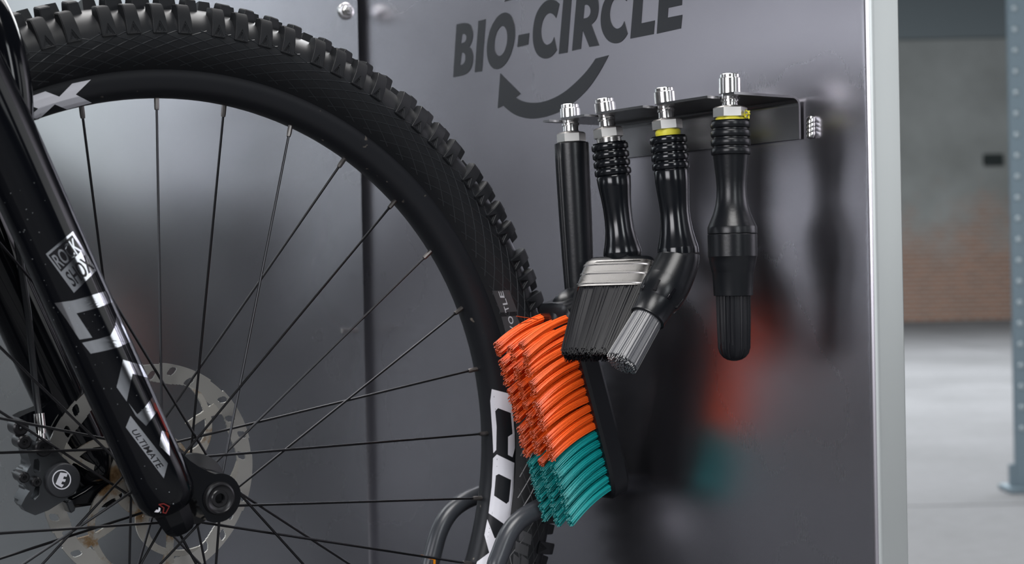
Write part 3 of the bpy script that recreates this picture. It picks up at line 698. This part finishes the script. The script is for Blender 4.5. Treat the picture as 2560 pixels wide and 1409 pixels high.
# ------------------------------------------------------------------ wheel holder hoops
stand = thing('wheel_holder', (0.79, 1.154, ZB), 'grey coated tube hoops of the wheel holder either side of the rim', 'bike stand')
Yl, Yr = 1.215, 1.1095
cl = [(1078, 1409), (1092, 1340), (1118, 1285), (1160, 1250), (1215, 1230)]
cr = [(1245, 1409), (1262, 1350), (1288, 1308), (1325, 1281), (1378, 1256)]
for (pl, Y_, last) in ((cl, Yl, 0), (cr, Yr, 0)):
    c = [onY(x, y, Y_) for x, y in pl]
    lo = c[0].copy(); lo[2] = ZB + .0005; lo[0] = c[0][0] - 0.010; mid = c[0] + (c[0] - c[1]) * 1.2; mid[0] = c[0][0] - .007
    e1 = c[-1] + np.array([.03, 0, .006]); e2 = np.array([XP - .003, Y_, e1[2] + .003])
    b = MB(); b.tube(smooth_path([lo, mid] + c + [e1, e2], 8, 25), .0084, 20); hoop = b.build('hoop', M['tube'], stand)
    if Y_ == Yl:
        om = [(1054, 1386), (1089, 1394), (1089, 1409), (1085, 1409), (1085, 1399), (1054, 1391)]
        b = MB(); b.prism([onY(x, y, Yl - .0108) for x, y in om], [], (0, .0012, 0)); b.build('orange_mark', M['orange_mark'], hoop, smooth=False)

# ------------------------------------------------------------------ brushes on the rack
def local(anchor_px, P):
    s = scale_at(P)
    return lambda x, y, dz=0.0: P + (x - anchor_px[0]) * s * EX + (y - anchor_px[1]) * s * EY + dz * EZ
def axis_lathe(mb, loc, s, x0, y0, x1, y1, prof, seg=40, rad=None, mi=0, caps=True, dz0=0, dz1=0):
    A = loc(x0, y0, dz0); B_ = loc(x1, y1, dz1); L_ = np.linalg.norm(B_ - A); k = L_ / (y1 - y0)
    mb.lathe([((y - y0) * k, h * s) for y, h in prof], A, B_ - A, seg, mi, caps, rad, u=EX)
def rings(y0, step, n, hw, gr):
    out_ = []
    for i in range(n):
        y = y0 + i * step
        out_ += [(y, gr), (y + step * .10, hw * .975), (y + step * .25, hw), (y + step * .60, hw), (y + step * .76, hw * .975), (y + step * .86, gr)]
    return out_
def connector(parent, loc, s, ax, ytop, hw, shelf_y, nut0, nut1, nhw, neck):
    x0, y0, x1, y1 = ax
    b = MB(); axis_lathe(b, loc, s, *ax, [(ytop, hw * .55), (ytop, hw * .82), (ytop + 1.5, hw * .88), (ytop + 9, hw * .88), (ytop + 11, hw), (shelf_y - 7, hw), (shelf_y - 6.5, neck), (shelf_y + 6, neck), (shelf_y + 8, neck * 1.12), (shelf_y + 13, neck * 1.12), (shelf_y + 15, neck), (nut0 - 5, neck * 1.02), (nut0, neck * 1.4)], 40)
    plug = b.build('hose_plug', M['steel'], parent)
    b = MB(); axis_lathe(b, loc, s, *ax, [(nut0 - 2, nhw * .86), (nut0 + 2, nhw), (nut1 - 3, nhw), (nut1, nhw * .88)], 6); b.build('hex_nut', M['nut'], plug, angle=20)
    return plug
def filaments(mb, n, base, dirv, length, cross, splay, rad, segs=4, sag=None, jitter=.06, sides=3, bend=0.0):
    # cross(k) -> two offsets in metres at the root; splay multiplies them at the tip
    u_, v_, a_ = base[1], base[2], nrm(dirv)
    for k in range(n):
        cu, cv = cross(); ln = length * (1 - random.random() * jitter); pts = []
        du, dv = random.gauss(0, 1) * bend, random.gauss(0, 1) * bend
        for i in range(segs + 1):
            t = i / segs; m_ = 1 + (splay - 1) * t
            p = base[0] + a_ * ln * t + u_ * (cu * m_ + du * t * t) + v_ * (cv * m_ + dv * t * t)
            if sag is not None: p = p + sag * t * t
            pts.append(p)
        mb.tube(pts, [rad] * segs + [rad * .75], sides)

# brush 4: straight round brush
P = TP[3]; s = scale_at(P); loc = local(tools_px[3], P); ax = (1824, 187, 1836, 905)
t4 = thing('round_brush', P, 'straight black round brush hanging at the rack end nearest the panel edge', 'brush', 'brushes on the rack')
connector(t4, loc, s, ax, 187, 28, 243, 270, 297, 43, 21)
b = MB(); axis_lathe(b, loc, s, *ax, [(295, 30), (297, 37), (304, 37), (305, 30)], 40); b.build('thread_tape', M['yellow'], t4)
b = MB()
for k in range(4):
    pts = [loc(1862 + random.uniform(-4, 8), 298 - 6 * q + random.uniform(-3, 3), -0.006 + random.uniform(-.003, .003)) for q in range(4)]; b.tube(smooth_path(pts, 4), .0006, 5)
b.build('tape_fray', M['yellow'], t4)
b = MB(); axis_lathe(b, loc, s, *ax, [(302, 30), (303, 47)] + rings(304, 22.3, 4, 49.5, 44.5) + [(394, 44), (420, 41.5), (445, 38.5), (470, 37), (495, 38), (515, 41), (535, 47), (552, 54), (566, 60), (570, 61.5), (585, 61.5)], 56); b.build('handle', M['plastic'], t4)
b = MB(); axis_lathe(b, loc, s, *ax, [(586, 60), (588, 61.5), (642, 61.5), (644, 60), (660, 57), (680, 52.5), (684, 51), (736, 49), (740, 48.5), (740, 40)], 56); b.build('brush_socket', M['plastic'], t4)
b = MB(); A = loc(1833.2, 738); D_ = loc(1836, 905) - A
prof4 = [(738, 42), (800, 42), (870, 40), (884, 36), (894, 28), (900, 18), (903, 6)]
rnd = [1 + random.uniform(-.045, .02) for _ in range(160)]
axis_lathe(b, loc, s, *ax, prof4, 160, rad=lambda th, k: rnd[int(th / (2 * PI) * 160 + .5) % 160])
def disk(r):
    def f():
        a = random.random() * 2 * PI; q = r * math.sqrt(random.random()); return q * math.cos(a), q * math.sin(a)
    return f
bu, bv, ba = frame(D_)
for k in range(420):
    a = random.random() * 2 * PI; q = math.sqrt(random.random()); ln = (835 + 68 * math.sqrt(1 - q * q * .92) - 738) * s
    b.tube([A + (bu * math.cos(a) + bv * math.sin(a)) * q * 42.5 * s * (1 - .02 * i) + ba * ln * i / 3 for i in range(4)], .00045, 4)
b.build('bristles', M['bristle'], t4)

# brush 3: round brush with an angled head
P = TP[2]; s = scale_at(P); loc = local(tools_px[2], P); ax = (1660, 219, 1696, 634)
t3 = thing('angled_brush', P, 'black round brush with angled head and grey bristles, yellow tape at its nut', 'brush', 'brushes on the rack')
connector(t3, loc, s, ax, 219, 27, 265, 299, 325, 38, 20)
b = MB(); axis_lathe(b, loc, s, *ax, [(322, 26), (324, 30), (330, 32), (336, 31), (341, 31), (342, 28)], 36); b.build('thread_tape', M['yellow'], t3)
b = MB(); axis_lathe(b, loc, s, *ax, [(338, 28), (340, 44)] + rings(341, 21.5, 4, 47, 42) + [(428, 43.5), (455, 42.5), (480, 40.5), (505, 38.2), (530, 37), (555, 38.5), (580, 42), (600, 46.5), (616, 50.5), (620, 51.5), (634, 51.5)], 56); b.build('handle', M['plastic_shiny'], t3)
E0 = np.array([1697., 640.]); hd = nrm([-.53, .85]); tilt = math.radians(22)
base3 = loc(*E0); d3 = math.cos(tilt) * (hd[0] * EX + hd[1] * EY) - math.sin(tilt) * EZ
hdn = nrm(loc(1696, 634) - loc(1660, 219)); ks = s
b = MB(); n_e = 10; pts = []; rad_ = []
for i in range(n_e + 1):
    t = i / n_e
    pts.append(base3 + hdn * (-4 + 30 * t) * ks * (1 - t * .35) + d3 * (62 * ks / math.cos(tilt) * t * t)); rad_.append((51.5 + 6 * t) * ks)
b.tube(pts, rad_, 48); elbow = b.build('elbow', M['plastic'], t3)
b0 = pts[-1] - d3 * .0004; k3_ = ks / math.cos(tilt)
b = MB(); b.lathe([(q * k3_, h * ks) for q, h in [(-14, 56), (0, 57.5), (22, 57.5), (40, 55), (52, 49.5), (56, 48), (94, 44), (97, 45), (100, 45), (101, 42), (101, 30)]], b0, d3, 56); sock = b.build('brush_socket', M['plastic'], t3)
u3, v3, _ = frame(d3)
for k in range(8):
    th = 2 * PI * (k + .3) / 8; q = b0 + d3 * 37 * k3_ + (u3 * math.cos(th) + v3 * math.sin(th)) * 51.6 * ks; rd = u3 * math.cos(th) + v3 * math.sin(th)
    b = MB(); b.box(q, (.0035, .0030, .0105), [np.cross(d3, rd), rd, nrm(d3 - rd * .15)]); b.build('drain_slot_shade', M['decalblack'], sock, bevel=.0006)  # nearly flush black boxes, standing in for the shade inside recessed slots
b = MB(); A = b0 + d3 * 96 * k3_; LB = 135 * k3_
rnd = [1 + random.uniform(-.05, .03) for _ in range(150)]
b.lathe([(0, 37 * ks), (LB * .5, 38.5 * ks), (LB * .95, 40 * ks)], A, d3, 150, rad=lambda th, k: rnd[int(th / (2 * PI) * 150 + .5) % 150])
for k in range(520):
    a = random.random() * 2 * PI; q = math.sqrt(random.random()); ln = LB * (1 + random.uniform(-.03, .05) - .05 * q * q)
    b.tube([A + (u3 * math.cos(a) + v3 * math.sin(a)) * q * (37.5 + 3 * i / 3) * ks + d3 * ln * i / 3 for i in range(4)], .00048, 4)
b.build('bristles', M['bristle_grey'], t3)

# brush 2: flat brush with a steel ferrule
P = TP[1]; s = scale_at(P); loc = local(tools_px[1], P); ax = (1510, 244, 1559, 648)
t2 = thing('flat_brush', P, 'flat black paint brush with shiny steel ferrule hanging between the scrub and angled brushes', 'brush', 'brushes on the rack')
pl2 = connector(t2, loc, s, ax, 244, 26, 285, 318, 343, 37, 19.5)
b = MB(); axis_lathe(b, loc, s, *ax, [(341, 28)] + [(342 + i, 31 if i % 3 else 29) for i in range(13)] + [(355, 28)], 36); b.build('thread', M['steel'], pl2)
b = MB(); axis_lathe(b, loc, s, *ax, [(352, 26), (354, 42)] + rings(356, 20.8, 4, 46, 40.5) + [(441, 43), (465, 41), (490, 38), (515, 36), (545, 35.5), (570, 36.5), (592, 40), (610, 44.5), (624, 48), (632, 48.5), (640, 46), (646, 38), (649, 26)], 56); b.build('handle', M['plastic_shiny'], t2)
tl2 = math.radians(35)
fc = np.array([1550., 662.]); fdx = nrm([-.37, .93]); dn = math.cos(tl2) * (fdx[0] * EX + fdx[1] * EY) - math.sin(tl2) * EZ
wx = nrm(EX * 1.0 - EY * .03 - EZ * .56); wx = nrm(wx - (wx @ dn) * dn); tx = np.cross(dn, wx)
WS = 1.16; HO = .012
def slab2(mb, stations, off=0.0, seg=10, rough=None, mi=0):
    # stations: (distance px, half width px, half thickness px); rounded rectangle sections
    vs = []; ns = 40
    for (q, hw, ht) in stations:
        c = loc(*fc) - EZ * HO + dn * q * s / math.cos(tl2)
        for j in range(ns):
            th = 2 * PI * j / ns; ct, sn = math.cos(th), math.sin(th)
            vs.append(c + wx * hw * WS * s * math.copysign(abs(ct) ** .28, ct) + tx * ht * s * math.copysign(abs(sn) ** .55, sn))
    fs = [(k * ns + j, k * ns + (j + 1) % ns, (k + 1) * ns + (j + 1) % ns, (k + 1) * ns + j) for k in range(len(stations) - 1) for j in range(ns)]
    fs += [tuple(reversed(range(ns))), tuple((len(stations) - 1) * ns + j for j in range(ns))]
    mb.add(vs, fs, mi)
b = MB(); slab2(b, [(-16, 66, 15), (-13, 74, 19), (-8, 78, 22), (4, 80, 22)]); b.build('ferrule_block', M['plastic'], t2)
b = MB(); slab2(b, [(-1, 80, 23), (0, 82, 24), (6, 82.3, 24.2), (8, 84, 26), (12, 84, 26), (14, 82.3, 24.2), (30, 82.3, 24.2), (32, 84, 26), (36, 84, 26), (38, 82.3, 24.2), (56, 82.3, 24.2), (58, 84, 26), (62, 84, 26), (64, 82.3, 24.2), (68, 82.5, 24.4), (68, 78, 21)]); b.build('ferrule', M['ferrule'], t2)
b = MB(); A = loc(*fc) - EZ * HO + dn * 62 * s / math.cos(tl2); LB = 168 * s / math.cos(tl2)
slab2(b, [(60, 78, 20), (150, 66, 19), (222, 58, 17)])
for k in range(900):
    cu = random.uniform(-1, 1); cv = random.uniform(-1, 1); edge = 80 if k % 3 else 80
    tip = 62 if cu > 0 else 62
    jit = random.gauss(0, .5)
    pts = [A + wx * (cu * (80 - 20 * t) + jit * t * 3) * WS * s + tx * cv * (22 - 3 * t) * s + dn * LB * t * (1 + .035 * math.sin(k * 12.9898)) for t in (0, .35, .7, 1)]
    b.tube(pts, .00042, 3)
b.build('bristles', M['bristle'], t2)

# brush 1: scrub brush with orange and teal tufts
P = TP[0]; s = scale_at(P); loc = local(tools_px[0], P); ax = (1424, 260, 1449, 745)
t1 = thing('scrub_brush', P, 'black scrub brush with rows of orange and teal bristles in front of the tyre', 'brush', 'brushes on the rack')
connector(t1, loc, s, ax, 260, 25, 300, 332, 357, 36, 19.5)
def ribbed(th, k):
    d = math.degrees(th) % 360                        # 0 = image right, grows towards the lens
    v_ = 1.0
    for c in (135, 150, 165, 180, 195, 210): v_ -= .075 * math.exp(-((d - c) / 3.2) ** 2)
    for c in (330, 30): v_ -= .035 * math.exp(-((d - c) / 2.5) ** 2)
    return v_
b = MB(); axis_lathe(b, loc, s, *ax, [(356, 30), (357, 42), (359, 43.5), (400, 43.5), (480, 42.5), (560, 41), (640, 39), (700, 37), (728, 36), (742, 34)], 120, rad=ribbed); b.build('handle', M['plastic'], t1)
g = math.radians(16); gr = math.radians(5)
Bv = np.array([-math.cos(g), 0, -math.sin(g)]); Lv = np.array([math.sin(g), 0, -math.cos(g)]); Wv = np.array([0, 1., 0])
Wv2 = math.cos(gr) * Wv - math.sin(gr) * Lv; Lv2 = math.cos(gr) * Lv + math.sin(gr) * Wv
YC = 1.073
nb0 = hit(1413, 797, (0, YC - .018, 0), np.array([0, 1., 0])); nb1 = hit(1521, 1217, (0, YC - .018, 0), np.array([0, 1., 0]))
Lr = nb1 - nb0; LN = np.linalg.norm(Lr); Lv2 = Lr / LN; Wv2 = nrm(np.array([0, 1., .10]) - np.dot([0, 1., .10], Lv2) * Lv2); Bv = nrm(np.cross(Lv2, Wv2)); Bv = Bv if Bv[0] < 0 else -Bv
ROWS = 20; pitch = LN / (ROWS - 1)
# block
cb = nb0 + Lr / 2 + Wv2 * .018 - Bv * .011
b = MB(); nsec = 28; vs = []
for (k, hl, hw_, o_) in ((0, .96, .92, .0105), (1, 1.0, 1.0, .008), (2, 1.0, 1.0, -.006), (3, .97, .86, -.0105)):
    for j in range(nsec):
        th = 2 * PI * j / nsec; ct, sn = math.cos(th), math.sin(th)
        vs.append(cb + Bv * o_ + Lv2 * (LN / 2 + .013) * hl * math.copysign(abs(ct) ** .35, ct) + Wv2 * .0265 * hw_ * math.copysign(abs(sn) ** .35, sn))
b.add(vs, [(k * nsec + j, k * nsec + (j + 1) % nsec, (k + 1) * nsec + (j + 1) % nsec, (k + 1) * nsec + j) for k in range(3) for j in range(nsec)] + [tuple(reversed(range(nsec))), tuple(3 * nsec + j for j in range(nsec))])
b.build('brush_block', M['plastic'], t1)
b = MB(); nk = [loc(1448, 725), loc(1447, 750), cb - Lv2 * (LN / 2 - .004) - Bv * .004 + np.array([0, 0, .006]), cb - Lv2 * (LN / 2 - .022)]
b.tube(smooth_path(nk, 6), [.0128 + .004 * t for t in np.linspace(0, 1, 19)], 20); b.build('neck', M['plastic'], t1)
# tufts: four meshes of each colour, shared by all tufts
def tuft_mesh(name, m, seed):
    random.seed(seed); mb = MB(); Lt = .0560; segs = 7
    def path(cu, cv, ln, sp, du, dv):
        return [np.array([ln * t - .0015 * t * t, cu * (1 + sp * t) + du * t * t, cv * (1 + sp * t) + dv * t * t - .0105 * t * t]) for t in np.linspace(0, 1, segs + 1)]
    mb.tube(path(0, 0, Lt * .97, 0, 0, 0), [.0026 + .0003 * min(1, i / 3) for i in range(segs + 1)], 10)
    for k in range(46):
        a = random.random() * 2 * PI; q = .0033 * math.sqrt(.25 + .75 * random.random())
        ln = Lt * random.uniform(.955, 1.02)
        mb.tube(path(q * math.cos(a), q * math.sin(a), ln, .12, random.gauss(0, .0005), random.gauss(0, .0005)), [.00052] * segs + [.0004], 4)
    for k in range(30):                                # curled split tips
        a = random.random() * 2 * PI; q = .0036 * math.sqrt(random.random()); p = path(q * math.cos(a) / 1.12, q * math.sin(a) / 1.12, Lt, .12, 0, 0)[-1] - np.array([.002, 0, 0])
        d_ = np.array([random.uniform(.2, 1), random.uniform(-1, 1), random.uniform(-1, 1)]); d_ = nrm(d_) * random.uniform(.0010, .0024)
        mb.tube([p, p + d_ * .6, p + d_ * .9 + np.array([0, random.uniform(-1, 1), random.uniform(-1, 1)]) * .0007], [.00042, .0004, .0003], 3)
    o = mb.build(name, m, None); me = o.data; bpy.data.objects.remove(o); return me
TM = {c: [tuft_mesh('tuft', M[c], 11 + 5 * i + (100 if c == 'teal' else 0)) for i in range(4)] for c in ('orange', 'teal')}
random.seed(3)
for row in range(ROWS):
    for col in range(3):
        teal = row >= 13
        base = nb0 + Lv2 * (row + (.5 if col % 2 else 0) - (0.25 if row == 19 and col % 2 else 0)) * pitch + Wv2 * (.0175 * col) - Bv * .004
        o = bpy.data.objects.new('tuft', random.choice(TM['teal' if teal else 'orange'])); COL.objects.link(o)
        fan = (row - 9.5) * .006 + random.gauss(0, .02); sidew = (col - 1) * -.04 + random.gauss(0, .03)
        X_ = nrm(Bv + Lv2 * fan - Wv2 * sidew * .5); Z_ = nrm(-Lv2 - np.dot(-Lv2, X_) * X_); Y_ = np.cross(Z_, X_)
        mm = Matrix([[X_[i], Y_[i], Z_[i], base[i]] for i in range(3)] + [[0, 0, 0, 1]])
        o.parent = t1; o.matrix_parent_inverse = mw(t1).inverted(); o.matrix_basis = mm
b = MB()
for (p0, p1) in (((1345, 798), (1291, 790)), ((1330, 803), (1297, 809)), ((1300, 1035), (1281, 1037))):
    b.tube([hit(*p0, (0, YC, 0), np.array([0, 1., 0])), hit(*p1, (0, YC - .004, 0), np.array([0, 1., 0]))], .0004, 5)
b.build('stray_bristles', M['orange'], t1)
